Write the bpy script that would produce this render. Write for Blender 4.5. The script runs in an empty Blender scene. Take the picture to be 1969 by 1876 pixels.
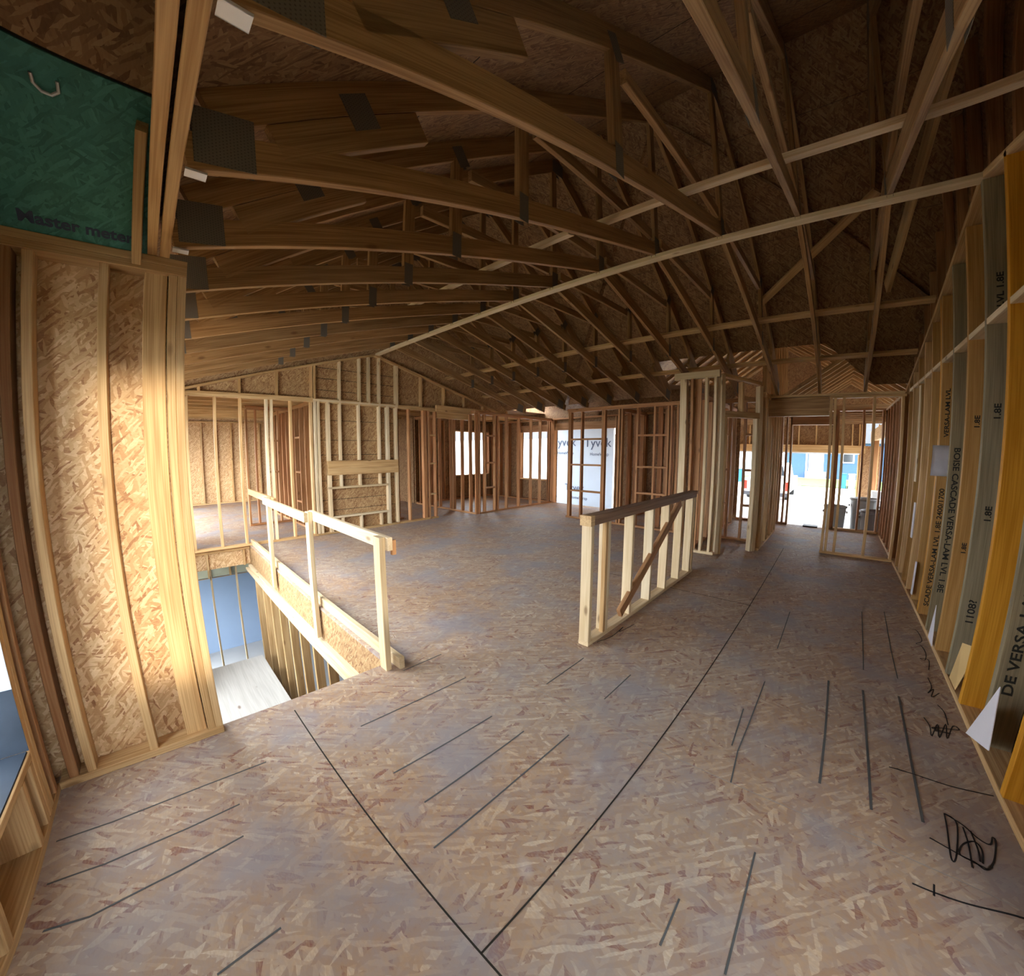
import bpy, bmesh, math, random
from mathutils import Matrix, Vector
random.seed(7)
SC = bpy.context.scene
COL = SC.collection

# ------------------------------------------------------------------ camera (ultra-wide phone lens)
EYE = 1.5247
cam = bpy.data.cameras.new('camera')
CAM = bpy.data.objects.new('camera', cam); COL.objects.link(CAM); SC.camera = CAM
cam.type = 'PANO'; cam.panorama_type = 'FISHEYE_LENS_POLYNOMIAL'
cam.sensor_fit = 'HORIZONTAL'; cam.sensor_width = 36.0; cam.fisheye_fov = math.pi
FL = 709.9005 * 36.0 / 1969
cam.fisheye_polynomial_k0 = 0
for i, k in enumerate((1, -0.1248, -0.03168, 0)):
    setattr(cam, 'fisheye_polynomial_k%d' % (i + 1), -k / FL ** (i + 1))
CAM.matrix_world = (Matrix.Translation((0, 0, EYE)) @ Matrix.Rotation(.75535, 4, 'Z')
                    @ Matrix.Rotation(math.pi / 2 - .09888, 4, 'X') @ Matrix.Rotation(.0033, 4, 'Z'))
cam.clip_start = 0.01; cam.clip_end = 500

# ------------------------------------------------------------------ sky, sun, exposure
W = bpy.data.worlds.new('overcast_sky'); SC.world = W; W.use_nodes = True
bg = W.node_tree.nodes['Background']
bg.inputs[0].default_value = (0.86, 0.93, 1.0, 1); bg.inputs[1].default_value = 11.0
sun = bpy.data.lights.new('sun', 'SUN'); sun.energy = 3.6; sun.angle = math.radians(4); sun.color = (1, .90, .74)
SUN = bpy.data.objects.new('sun', sun); COL.objects.link(SUN)
SUN.rotation_euler = Vector((-1, .045, -.07)).to_track_quat('-Z', 'Y').to_euler()   # low sun from the right-hand (+x) side
SUN.location = (0, 20, 20)
SC.view_settings.view_transform = 'Standard'; SC.view_settings.look = 'None'
SC.view_settings.gamma = 1; SC.view_settings.use_curve_mapping = False
SC.view_settings.exposure = 0.42
SC.cycles.use_adaptive_sampling = True; SC.cycles.adaptive_threshold = .1; SC.cycles.adaptive_min_samples = 16; SC.cycles.max_bounces = 5; SC.cycles.diffuse_bounces = 4; SC.cycles.glossy_bounces = 2
SC.cycles.sample_clamp_indirect = 8

# ------------------------------------------------------------------ materials
class NT:
    def __init__(s, name):
        s.m = bpy.data.materials.new(name); s.m.use_nodes = True
        s.t = s.m.node_tree; s.n = s.t.nodes; s.l = s.t.links
        s.b = s.n['Principled BSDF']
    def new(s, ty, **kw):
        n = s.n.new('ShaderNode' + ty)
        for k, v in kw.items():
            if k in n.inputs.keys() if isinstance(k, str) else False: n.inputs[k].default_value = v
            else: setattr(n, k, v)
        return n
    def link(s, a, b): s.l.new(a, b)
    def mix(s, f, a, b, mode='MIX'):
        n = s.n.new('ShaderNodeMix'); n.data_type = 'RGBA'; n.blend_type = mode
        for sock, v in ((n.inputs[0], f), (n.inputs[6], a), (n.inputs[7], b)):
            if hasattr(v, 'links'): s.l.new(v, sock)
            elif isinstance(v, (int, float)): sock.default_value = v
            else: sock.default_value = (*v, 1)
        return n.outputs[2]
    def ramp(s, f, stops, interp='LINEAR'):
        n = s.n.new('ShaderNodeValToRGB'); s.l.new(f, n.inputs[0]); n.color_ramp.interpolation = interp
        e = n.color_ramp.elements
        while len(e) < len(stops): e.new(0.5)
        for el, (p, c) in zip(e, stops): el.position = p; el.color = (*c, 1) if len(c) == 3 else c
        return n.outputs[0]
    def math(s, op, a, b=None):
        n = s.n.new('ShaderNodeMath'); n.operation = op
        for i, v in enumerate((a, b)):
            if v is None: continue
            if hasattr(v, 'links'): s.l.new(v, n.inputs[i])
            else: n.inputs[i].default_value = v
        return n.outputs[0]
    def mapping(s, vec, scale=(1, 1, 1), rot=(0, 0, 0), loc=(0, 0, 0)):
        n = s.n.new('ShaderNodeMapping'); s.l.new(vec, n.inputs[0])
        n.inputs[1].default_value = loc; n.inputs[2].default_value = rot; n.inputs[3].default_value = scale
        return n.outputs[0]
    def noise(s, vec, scale, detail=2, rough=.5):
        n = s.n.new('ShaderNodeTexNoise'); s.l.new(vec, n.inputs['Vector'])
        n.inputs['Scale'].default_value = scale; n.inputs['Detail'].default_value = detail; n.inputs['Roughness'].default_value = rough
        return n
    def done(s, col, rough=.7, spec=.3, metal=0):
        if hasattr(col, 'links'): s.l.new(col, s.b.inputs['Base Color'])
        else: s.b.inputs['Base Color'].default_value = (*col, 1)
        s.b.inputs['Roughness'].default_value = rough
        s.b.inputs['Specular IOR Level'].default_value = spec
        s.b.inputs['Metallic'].default_value = metal
        return s.m

def lumber(name, light, dark, tint, knots=True):
    """sawn board: grain runs along the object's own z axis"""
    t = NT(name)
    tc = t.new('TexCoord'); oi = t.new('ObjectInfo')
    add = t.new('VectorMath', operation='ADD'); t.link(tc.outputs['Object'], add.inputs[0])
    sc = t.new('VectorMath', operation='SCALE'); sc.inputs[0].default_value = (3.1, 5.3, 17.0)
    t.link(oi.outputs['Random'], sc.inputs['Scale']); t.link(sc.outputs[0], add.inputs[1])
    v = add.outputs[0]
    n1 = t.noise(t.mapping(v, (9, 9, .55)), 1.0, 2, .55)
    w = t.math('MULTIPLY', n1.outputs[0], 26.0)
    ring = t.math('SINE', w)
    fine = t.noise(t.mapping(v, (160, 160, 3)), 1.0, 1, .5)
    f = t.math('ADD', t.math('MULTIPLY', ring, .13), fine.outputs[0])
    c = t.ramp(f, [(.25, dark), (.72, light)])
    tc2 = t.ramp(oi.outputs['Random'], [(0, (1, 1, 1)), (.35, tint), (.6, (1.0, .93, .84)), (1, (.84, .80, .74))])
    c = t.mix(1.0, c, tc2, 'MULTIPLY')
    if knots:
        vo = t.new('TexVoronoi'); vo.feature = 'F1'
        t.link(t.mapping(v, (5.5, 5.5, 2.3)), vo.inputs['Vector']); vo.inputs['Scale'].default_value = 1
        k = t.ramp(vo.outputs['Distance'], [(.05, (1, 1, 1)), (.12, (0, 0, 0))])
        c = t.mix(t.math('MULTIPLY', k, .75), c, (.16, .07, .025))
    big = t.noise(v, 1.3, 0)
    c = t.mix(t.math('MULTIPLY', big.outputs[0], .35), c, tuple(x * .6 for x in dark))
    return t.done(c, .62, .25)

def osb(name, axes, cols, flake=(17, 88), stain=None, wear=0.0):
    """oriented strand board: overlapping rotated flakes in the sheet's own plane"""
    t = NT(name)
    tc = t.new('TexCoord'); sp = t.new('SeparateXYZ'); t.link(tc.outputs['Object'], sp.inputs[0])
    cb = t.new('CombineXYZ')
    for i, a in enumerate(axes): t.link(sp.outputs['XYZ'.index(a)], cb.inputs[i])
    v = cb.outputs[0]
    nz = t.noise(v, 22, 2)
    dis = t.new('VectorMath', operation='MULTIPLY_ADD'); t.link(nz.outputs['Color'], dis.inputs[0])
    dis.inputs[1].default_value = (.015, .015, 0); t.link(v, dis.inputs[2]); vd = dis.outputs[0]
    fib = t.noise(t.mapping(vd, (60, 150, 1), rot=(0, 0, .5)), 1, 1)
    def layer(rot, sx, sy, off):
        r = t.new('VectorRotate'); r.rotation_type = 'Z_AXIS'; t.link(vd, r.inputs[0]); r.inputs['Angle'].default_value = rot
        vo = t.new('TexVoronoi'); vo.voronoi_dimensions = '2D'; vo.feature = 'F1'
        t.link(t.mapping(r.outputs[0], (sx, sy, 1), loc=(off, off * 1.7, 0)), vo.inputs['Vector']); vo.inputs['Scale'].default_value = 1
        s = t.new('SeparateColor'); t.link(vo.outputs['Color'], s.inputs[0])
        val = t.math('ADD', t.math('MULTIPLY', s.outputs[0], .8), t.math('MULTIPLY', fib.outputs[0], .25))
        return t.ramp(val, cols), s.outputs[1]
    a, _ = layer(.3, flake[0], flake[1], 0)
    b, fb = layer(-.75, flake[0] * .9, flake[1] * .9, 13)
    d, fd = layer(1.35, flake[0] * 1.1, flake[1] * .8, 31)
    e, fe = layer(2.3, flake[0] * .8, flake[1] * 1.2, 57)
    c = t.mix(t.math('GREATER_THAN', fb, .5), a, b)
    c = t.mix(t.math('GREATER_THAN', fd, .62), c, d)
    c = t.mix(t.math('GREATER_THAN', fe, .7), c, e)
    if stain:
        warm = t.noise(v, .8, 1, .5)
        c = t.mix(t.ramp(warm.outputs[0], [(.40, (0, 0, 0)), (.62, (.8, .8, .8))]), c, (1.0, .84, .66), 'MULTIPLY')
        st = t.noise(v, 1.7, 3, .62)
        c = t.mix(t.ramp(st.outputs[0], [(.46, (0, 0, 0)), (.66, (wear, wear, wear))]), c, stain)
        sc_ = t.noise(t.mapping(v, (1, 1, 1), loc=(7, 3, 0)), 3.3, 2, .7)
        c = t.mix(t.ramp(sc_.outputs[0], [(.66, (0, 0, 0)), (.80, (.5, .5, .5))]), c, (.62, .60, .62))
        st2 = t.noise(v, 38, 1, .7)
        c = t.mix(t.ramp(st2.outputs[0], [(.3, (.3, .3, .3)), (.7, (0, 0, 0))]), c, stain)
    bump = t.new('Bump'); bump.inputs['Strength'].default_value = .12; bump.inputs['Distance'].default_value = .004
    bw = t.new('RGBToBW'); t.link(c, bw.inputs[0]); t.link(bw.outputs[0], bump.inputs['Height'])
    t.link(bump.outputs[0], t.b.inputs['Normal'])
    return t.done(c, .62, .3)

def flat(name, col, rough=.7, spec=.3, metal=0, var=.15, scale=6):
    t = NT(name); tc = t.new('TexCoord')
    n = t.noise(tc.outputs['Object'], scale, 3)
    c = t.mix(n.outputs[0], tuple(x * (1 - var) for x in col), tuple(min(1, x * (1 + var)) for x in col))
    return t.done(c, rough, spec, metal)

def nailplate():
    t = NT('punched_steel'); tc = t.new('TexCoord')
    br = t.new('TexBrick'); t.link(t.mapping(tc.outputs['Object'], (1, 1, 1), rot=(0, math.pi / 2, 0)), br.inputs['Vector'])
    br.inputs['Scale'].default_value = 1; br.inputs['Brick Width'].default_value = .011; br.inputs['Row Height'].default_value = .011
    br.inputs['Mortar Size'].default_value = .0035
    br.inputs['Color1'].default_value = (.075, .06, .05, 1); br.inputs['Color2'].default_value = (.09, .075, .06, 1); br.inputs['Mortar'].default_value = (.14, .12, .095, 1)
    return t.done(br.outputs[0], .6, .25, 0)

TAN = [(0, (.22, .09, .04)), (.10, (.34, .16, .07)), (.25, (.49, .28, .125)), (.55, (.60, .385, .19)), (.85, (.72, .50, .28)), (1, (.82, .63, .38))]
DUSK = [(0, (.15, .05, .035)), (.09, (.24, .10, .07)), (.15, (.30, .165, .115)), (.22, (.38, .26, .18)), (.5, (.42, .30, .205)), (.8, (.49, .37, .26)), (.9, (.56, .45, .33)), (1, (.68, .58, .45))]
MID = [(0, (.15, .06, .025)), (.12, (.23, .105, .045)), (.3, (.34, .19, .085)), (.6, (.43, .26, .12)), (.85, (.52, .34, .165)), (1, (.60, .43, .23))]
DIM = [(0, (.10, .04, .018)), (.15, (.155, .072, .03)), (.4, (.225, .12, .055)), (.7, (.29, .165, .075)), (1, (.36, .23, .11))]  # same strand board as the tan one, dim light put into its colours
GRN = [(0, (0.031, 0.126, 0.105)), (0.3, (0.049, 0.189, 0.161)), (0.7, (0.063, 0.238, 0.203)), (1, (0.084, 0.294, 0.252))]
M = dict(
    pine=lumber('framing_pine', (.70, .49, .255), (.46, .28, .12), (1.05, .95, .82)),
    white=lumber('fresh_spruce', (.80, .67, .46), (.64, .49, .29), (1.0, .96, .9)),
    fir=lumber('light_reddened_fir', (.52, .29, .14), (.34, .16, .065), (1.05, .9, .8)),  # fir, with the back rooms' reddish light partly put into its colour
    aged=lumber('aged_fir', (.34, .235, .165), (.24, .15, .10), (1, .95, .9)),
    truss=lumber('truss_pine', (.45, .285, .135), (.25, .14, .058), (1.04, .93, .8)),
    yellow=lumber('yellow_stained_lvl', (.70, .34, .035), (.52, .22, .012), (1, .97, .9), False),
    grey=lumber('weathered_lvl', (.32, .27, .17), (.20, .165, .10), (1, 1, 1), False),
    tan=lumber('tan_lvl', (.50, .30, .11), (.37, .20, .06), (1, .95, .85), False),
    osb_x=osb('strand_board_wall_x', 'YZ', TAN), osb_y=osb('strand_board_wall_y', 'XZ', TAN),
    osb_rim=osb('rim_strand_board', 'XZ', MID), osb_mx=osb('strand_board_gable', 'YZ', MID), osb_dx=osb('dimmed_strand_board_x', 'YZ', DIM), osb_dy=osb('dimmed_strand_board_y', 'XZ', DIM), osb_roof=osb('roof_strand_board', 'XY', DIM),
    osb_nook=osb('bay_roof_strand_board', 'XY', DIM),
    green=osb('green_faced_strand_board', 'XY', GRN),
    floor=osb('subfloor_strand_board', 'XY', DUSK, (12, 60), (.30, .285, .31), .72),
    plate=nailplate(),
    zinc=flat('galvanised_steel', (.62, .63, .64), .4, .5, .5),
    chalk=flat('dark_chalk_line', (.10, .105, .105), .9), marker=flat('black_marker', (.015, .014, .016), .7),
    ink=flat('black_print', (.018, .018, .014), .7), seam=flat('sheet_gap', (.03, .026, .02), .9),
    scuff=flat('pale_scuff', (.34, .31, .29), .8),
    paper=flat('paper_white', (.72, .70, .74), .8, .2, 0, .06), kraft=flat('kraft_card', (.62, .42, .18), .8),
    concrete=flat('concrete', (.42, .42, .42), .9, .2, 0, .1, 2), drive=flat('concrete_drive', (.62, .60, .58), .9, .2, 0, .08, .6),
    blanket=flat('sky_tinted_insulation', (.27, .36, .50), .5, .4, 0, .08, 2), cream=flat('pale_green_foil', (.55, .56, .42), .6),  # blanket facing is white; blue skylight is put into its colour
    ply=lumber('plywood_sheet', (.58, .56, .52), (.47, .45, .41), (1, 1, 1)),
    bin_grey=flat('grey_plastic', (.27, .29, .30), .5, .4), bin_dark=flat('dark_grey_plastic', (.10, .095, .10), .5, .4), bin_blue=flat('blue_plastic', (.01, .09, .20), .5),
    siding=flat('blue_siding', (.035, .075, .14), .7), white_p=flat('white_paint', (.75, .76, .78), .5), roofing=flat('grey_shingle', (.09, .09, .10), .9),
    soil=flat('grass_and_soil', (.085, .085, .045), .95, .1, 0, .4, 1), grass=flat('lawn', (.10, .17, .05), .95, .1, 0, .35, 3), foliage=flat('leaves', (.04, .11, .02), .9, .1, 0, .4, 5),
    wrap=flat('dimmed_house_wrap', (.36, .43, .52), .5, .3, 0, .05, 2), wrap_ink=flat('blue_grey_print', (.05, .07, .12), .7),  # white wrap's colour darkened to offset the strong daylight on it
    rubber=flat('black_rubber', (.02, .02, .02), .8), glass=flat('dark_glass', (.02, .025, .03), .1, .6), red=flat('red_lens', (.45, .02, .01), .3),
    membrane=flat('dark_sill_membrane', (.022, .03, .042), .6, .15, 0, .4, 8), steel=flat('dark_steel', (.03, .03, .035), .5),
)

# ------------------------------------------------------------------ object helpers
WM = {}
CACHE = {}
def link(o, parent=None, mw=None):
    COL.objects.link(o)
    mw = mw or Matrix.Identity(4); WM[o.name] = mw
    if parent is not None:
        o.parent = parent; o.matrix_basis = WM[parent.name].inverted() @ mw
    else: o.matrix_basis = mw
    return o
def tag(o, label=None, cat=None, group=None, kind=None):
    if label: o['label'] = label
    if cat: o['category'] = cat
    if group: o['group'] = group
    if kind: o['kind'] = kind
    return o
def empty(name, loc, label=None, cat=None, group=None, kind=None):
    e = bpy.data.objects.new(name, None); e.empty_display_size = .2
    link(e, None, Matrix.Translation(loc)); return tag(e, label, cat, group, kind)
def mesh_obj(name, bm, mat, parent=None, mw=None):
    me = bpy.data.meshes.new(name); bm.normal_update(); bm.to_mesh(me); bm.free()
    for m in (mat if isinstance(mat, (list, tuple)) else [mat]): me.materials.append(m)
    return link(bpy.data.objects.new(name, me), parent, mw)
def prism_mesh(w, d, L, mat, ease=.003):
    key = (round(w, 4), round(d, 4), round(L, 3), mat.name)
    if key in CACHE: return CACHE[key]
    e = min(ease, w / 4, d / 4); x, y = w / 2, d / 2
    ring = [(-x + e, -y), (x - e, -y), (x, -y + e), (x, y - e), (x - e, y), (-x + e, y), (-x, y - e), (-x, -y + e)]
    bm = bmesh.new()
    lo = [bm.verts.new((a, b, -L / 2)) for a, b in ring]; hi = [bm.verts.new((a, b, L / 2)) for a, b in ring]
    for i in range(8): bm.faces.new((lo[i], lo[(i + 1) % 8], hi[(i + 1) % 8], hi[i]))
    bm.faces.new(lo[::-1]); bm.faces.new(hi)
    me = bpy.data.meshes.new('board'); bm.normal_update(); bm.to_mesh(me); bm.free(); me.materials.append(mat)
    CACHE[key] = me; return me
def board(name, p0, p1, w, d, mat, parent=None, side=(1, 0, 0)):
    """stick of lumber from p0 to p1 (centre line); w measured along `side`, d across it"""
    p0, p1 = Vector(p0), Vector(p1); z = (p1 - p0); L = z.length; z.normalize()
    s = Vector(side); s = (s - z * s.dot(z)).normalized(); y = z.cross(s)
    mw = Matrix((( s.x, y.x, z.x, (p0.x + p1.x) / 2), (s.y, y.y, z.y, (p0.y + p1.y) / 2), (s.z, y.z, z.z, (p0.z + p1.z) / 2), (0, 0, 0, 1)))
    return link(bpy.data.objects.new(name, prism_mesh(w, d, L, mat)), parent, mw)
def vst(name, x, y, z0, z1, dx, dy, mat, parent=None): return board(name, (x, y, z0), (x, y, z1), dx, dy, mat, parent)
def xst(name, x0, x1, y, z, dy, dz, mat, parent=None): return board(name, (x0, y, z), (x1, y, z), dy, dz, mat, parent, (0, 1, 0))
def yst(name, y0, y1, x, z, dx, dz, mat, parent=None): return board(name, (x, y0, z), (x, y1, z), dx, dz, mat, parent, (1, 0, 0))
def slab(name, quads, mat, parent=None, thick=.012, normal=(0, 0, 1), mw=None):
    """sheet goods: outlines (lists of points) pushed `thick` along normal"""
    bm = bmesh.new(); n = Vector(normal) * thick
    for q in quads:
        a = [bm.verts.new(p) for p in q]; b = [bm.verts.new(Vector(p) + n) for p in q]
        bm.faces.new(a); bm.faces.new(b[::-1])
        for i in range(len(q)): bm.faces.new((a[i], b[i], b[(i + 1) % len(q)], a[(i + 1) % len(q)]))
    bmesh.ops.recalc_face_normals(bm, faces=bm.faces)
    return mesh_obj(name, bm, mat, parent, mw)
def rectx(x, y0, y1, z0, z1): return [(x, y0, z0), (x, y1, z0), (x, y1, z1), (x, y0, z1)]
def recty(y, x0, x1, z0, z1): return [(x0, y, z0), (x1, y, z0), (x1, y, z1), (x0, y, z1)]
def rectz(z, x0, x1, y0, y1): return [(x0, y0, z), (x1, y0, z), (x1, y1, z), (x0, y1, z)]
def stroke(name, pts, width, mat, parent, z=.0012, h=.0006):
    bm = bmesh.new(); P = [Vector((x, y, 0)) for x, y in pts]; L, R = [], []
    for i, p in enumerate(P):
        d = (P[min(i + 1, len(P) - 1)] - P[max(i - 1, 0)]).normalized(); s = Vector((-d.y, d.x, 0)) * width / 2
        L.append(bm.verts.new(p + s + Vector((0, 0, z)))); R.append(bm.verts.new(p - s + Vector((0, 0, z))))
    for i in range(len(P) - 1): bm.faces.new((R[i], R[i + 1], L[i + 1], L[i]))
    r = bmesh.ops.extrude_face_region(bm, geom=list(bm.faces)); 
    for v in [g for g in r['geom'] if isinstance(g, bmesh.types.BMVert)]: v.co.z += h
    bmesh.ops.recalc_face_normals(bm, faces=bm.faces)
    return mesh_obj(name, bm, mat, parent)
def lettering(text, size, mw, mat, parent, name='printed_lettering', bold=.0, sx=1.0):
    cu = bpy.data.curves.new('txt', 'FONT'); cu.body = text; cu.size = size; cu.extrude = .0004; cu.offset = bold
    cu.resolution_u = 3; cu.align_x = 'LEFT'
    o = bpy.data.objects.new('txt', cu); COL.objects.link(o)
    dg = bpy.context.evaluated_depsgraph_get(); dg.update()
    me = bpy.data.meshes.new_from_object(o.evaluated_get(dg)); bpy.data.objects.remove(o)
    if sx != 1: me.transform(Matrix.Diagonal((sx, 1, 1, 1)))
    me.materials.clear(); me.materials.append(mat)
    return link(bpy.data.objects.new(name, me), parent, mw)
def frame3(x, y, z, o):   # matrix from axes
    return Matrix(((x[0], y[0], z[0], o[0]), (x[1], y[1], z[1], o[1]), (x[2], y[2], z[2], o[2]), (0, 0, 0, 1)))

T2, W4, W6 = .038, .089, .14
H = 2.46
def wall_x(label, y, x0, x1, studs, mat='pine', z0=0.0, z1=H, depth=W4, dbl=True, bottom=True, blocks=(), group=None, name='partition_wall', top=True):
    """framed partition along x.  blocks: (xa, xb, z)"""
    m = M[mat]; r = empty(name, ((x0 + x1) / 2, y, z0), label, 'wall frame', group)
    zb = z0
    if bottom: xst('bottom_plate', x0, x1, y, z0 + T2 / 2, depth, T2, m, r); zb = z0 + T2
    zt = z1
    if top:
        xst('top_plate', x0, x1, y, z1 - T2 / 2, depth, T2, m, r); zt = z1 - T2
        if dbl: xst('top_plate', x0 + .02, x1 - .02, y, z1 - 1.5 * T2, depth, T2, m, r); zt -= T2
    for x in studs: vst('stud', x, y, zb, zt, T2, depth, m, r)
    for a, b, z in blocks: xst('blocking', a, b, y, z, depth, T2, m, r)
    return r
def wall_y(label, x, y0, y1, studs, mat='pine', z0=0.0, z1=H, depth=W4, dbl=True, bottom=True, blocks=(), group=None, name='partition_wall', top=True):
    m = M[mat]; r = empty(name, (x, (y0 + y1) / 2, z0), label, 'wall frame', group)
    zb = z0
    if bottom: yst('bottom_plate', y0, y1, x, z0 + T2 / 2, depth, T2, m, r); zb = z0 + T2
    zt = z1
    if top:
        yst('top_plate', y0, y1, x, z1 - T2 / 2, depth, T2, m, r); zt = z1 - T2
        if dbl: yst('top_plate', y0 + .02, y1 - .02, x, z1 - 1.5 * T2, depth, T2, m, r); zt -= T2
    for y in studs: vst('stud', x, y, zb, zt, depth, T2, m, r)
    for a, b, z in blocks: yst('blocking', a, b, x, z, depth, T2, m, r)
    return r
def span(a, b, step=.4064):
    n = int((b - a) / step); return [a + i * step for i in range(n + 1)]

# ------------------------------------------------------------------ floor
XR, XG, YF = .88, -7.0, 7.15
YB, YE = 8.97, 9.68       # rear exterior wall line, entry wall line
SX0, SX1, SY0, SY1 = -7.15, -2.37, .09, 1.20   # stair opening
fl = slab('floor', [rectz(0, SX1, 1.05, -.78, YE), rectz(0, -13.9, SX0, -.78, YB), rectz(0, SX0, SX1, SY1, YB), rectz(0, SX0, SX1, -.78, SY0), rectz(0, -2.37, -1.9, YE - .001, YE)],
          M['floor'], None, .02, (0, 0, -1)); tag(fl, kind='structure')
for a, b in (((-2.25, .505), (.87, .505)), ((-.6, .505), (-.62, 7.1)), ((-2.3, 4.16), (-.6, 4.16))):
    stroke('sheet_seam', [a, b], .0065, M['seam'], fl)
for a, b in (((-1.5, 1.725), (.86, 1.725)), ((-.6, 2.94), (.87, 2.94))):
    stroke('sheet_seam', [a, b], .003, M['scuff'], fl)
CH = [[(-1.964,-.576),(-1.941,-.39),(-1.93,-.02),(-1.914,.252)],[(-1.762,-.574),(-1.728,-.407),(-1.716,-.125),(-1.718,.084)],[(-1.573,-.552),(-1.53,-.437),(-1.526,-.166),(-1.538,.059)],[(-1.084,-.122),(-1.094,.069)],
 [(-1.863,.75),(-1.854,1.039),(-1.833,1.495)],[(-1.444,.712),(-1.423,1.348)],[(-1.204,.724),(-1.205,1.381)],[(-.998,.622),(-1.007,1.119),(-1.004,1.523)],[(-2.2,1.234),(-2.198,1.562)],
 [(-1.391,1.814),(-1.389,2.259)],[(-1.021,1.927),(-1.02,2.281)],[(.136,3.017),(.148,2.359),(.15,1.959)],[(.345,3.008),(.351,2.562),(.364,1.915)],[(.555,3.056),(.555,2.333),(.558,1.96)],
 [(.389,4.631),(.357,3.32)],[(.594,4.759),(.57,3.797),(.572,3.312)],[(-.243,4.217),(-.242,3.747),(-.241,3.32)],[(-.243,2.756),(-.24,2.353),(-.237,1.962),(-.21,1.727)],[(-.03,1.417),(-.02,1.23),(-.005,.939)],[(-.203,1.071),(-.193,.892)],[(-.298,2.359),(-.274,1.989)]]
for i, p in enumerate(CH): stroke('chalk_line', p, .012 if i in (11, 12, 13) else .007, M['chalk'], fl)
MK = [[(.45,2.27),(.55,2.277),(.706,2.279),(.869,2.315)],[(.488,1.613),(.555,1.618),(.651,1.64),(.786,1.696),(.87,1.72)],[(.556,1.654),(.549,1.602)],
 [(.647,2.067),(.643,1.975),(.631,1.819),(.647,1.83),(.678,1.977),(.681,2.048),(.647,2.067),(.705,2.036),(.745,1.99),(.779,1.982),(.798,2.03),(.802,2.007),(.769,1.894),(.734,1.836),(.705,1.851),(.664,1.859),(.684,1.92),(.728,1.963),(.744,1.931),(.731,1.86)],
 [(.703,2.024),(.704,1.933),(.692,1.816)],[(.727,2.018),(.731,1.922),(.724,1.864)],[(.572,1.883),(.66,1.857),(.74,1.841)],
 [(.67,2.867),(.688,2.784),(.684,2.683),(.733,2.83),(.72,2.686),(.778,2.858),(.758,2.699),(.812,2.857),(.835,2.831),(.747,2.798),(.696,2.768),(.787,2.763),(.711,2.748)],
 [(.791,4.401),(.825,4.374),(.831,4.155),(.776,4.059),(.808,4.038),(.821,3.891),(.795,3.749),(.765,3.766),(.822,3.765),(.796,3.583)],[(.77,3.444),(.772,3.303),(.736,3.202),(.78,3.281),(.751,3.16),(.807,3.244)],[(.77,3.073),(.793,2.994),(.788,2.853)],
 [(-1.442,2.534),(-1.398,2.699),(-1.407,2.918),(-1.39,2.816),(-1.356,3.033)]]
def smooth(P, n=5):
    Q = [P[0]] + P + [P[-1]]; out = []
    for i in range(1, len(Q) - 2):
        a, b, c, d = (Vector(q) for q in Q[i - 1:i + 3])
        for k in range(n):
            t = k / n; out.append(tuple(.5 * (2 * b + (c - a) * t + (2 * a - 5 * b + 4 * c - d) * t * t + (3 * b - a - 3 * c + d) * t ** 3)))
    return out + [P[-1]]
for p in MK: stroke('marker_line', smooth(p), .006, M['marker'], fl, .0014)

# ------------------------------------------------------------------ roof: sheathing and trusses
PK_Y, SL = 3.60, .667
def ztop(y): return 2.69 + SL * (min(y, 2 * PK_Y - y) - .05)
VX = -2.7      # garage roof valley starts right of this line
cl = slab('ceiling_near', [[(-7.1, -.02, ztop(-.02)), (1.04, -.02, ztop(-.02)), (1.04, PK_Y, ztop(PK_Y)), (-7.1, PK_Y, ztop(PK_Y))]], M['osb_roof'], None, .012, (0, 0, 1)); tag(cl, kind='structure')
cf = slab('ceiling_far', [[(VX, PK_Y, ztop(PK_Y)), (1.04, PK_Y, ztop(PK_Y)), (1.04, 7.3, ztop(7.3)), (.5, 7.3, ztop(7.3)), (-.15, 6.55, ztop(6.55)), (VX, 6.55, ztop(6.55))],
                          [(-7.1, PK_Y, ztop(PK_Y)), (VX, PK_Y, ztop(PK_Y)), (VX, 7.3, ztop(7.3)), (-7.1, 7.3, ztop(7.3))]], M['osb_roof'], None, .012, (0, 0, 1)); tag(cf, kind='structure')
for y in (1.08, 2.09, 3.1): xst('sheet_seam', -7.05, 1.0, y, ztop(y) - .0005, .006, .001, M['seam'], cl)
for y in (4.1, 5.12, 6.13): xst('sheet_seam', -7.05 if y < 6 else VX, 1.0, y, ztop(y) - .0005, .006, .001, M['seam'], cf)

BD = .125
def zlo(y): return 2.425 + (3.40 - 2.425) * (y - .10) / (3.53 - .10) if y < 3.53 else 3.40 - (3.40 - 2.46) * (y - 3.53) / (YF - 3.53)
def chord(name, y0, y1, f, off, d, x, r, mat):
    a, b = Vector((x, y0, f(y0))), Vector((x, y1, f(y1))); dr = (b - a).normalized(); n = Vector((0, -dr.z, dr.y))
    if n.z < 0: n = -n
    return board(name, a + n * off, b + n * off, T2, d, mat, r, (1, 0, 0))
def gusset(x, y, z, dy, dz, rot, r):
    for s in (1, -1):
        o = board('nail_plate', (x + s * (T2 / 2 + .0008), y, z - dz / 2), (x + s * (T2 / 2 + .0008), y, z + dz / 2), .0016, dy, M['plate'], None)
        mw = Matrix.Translation((x + s * (T2 / 2 + .0008), y, z)) @ Matrix.Rotation(rot, 4, 'X'); WM[o.name] = mw
        o.parent = r; o.matrix_basis = WM[r.name].inverted() @ mw
ORD = ['', 'second', 'third', 'fourth', 'fifth', 'sixth', 'seventh', 'eighth', 'ninth', 'tenth', 'eleventh', 'twelfth']
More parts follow.
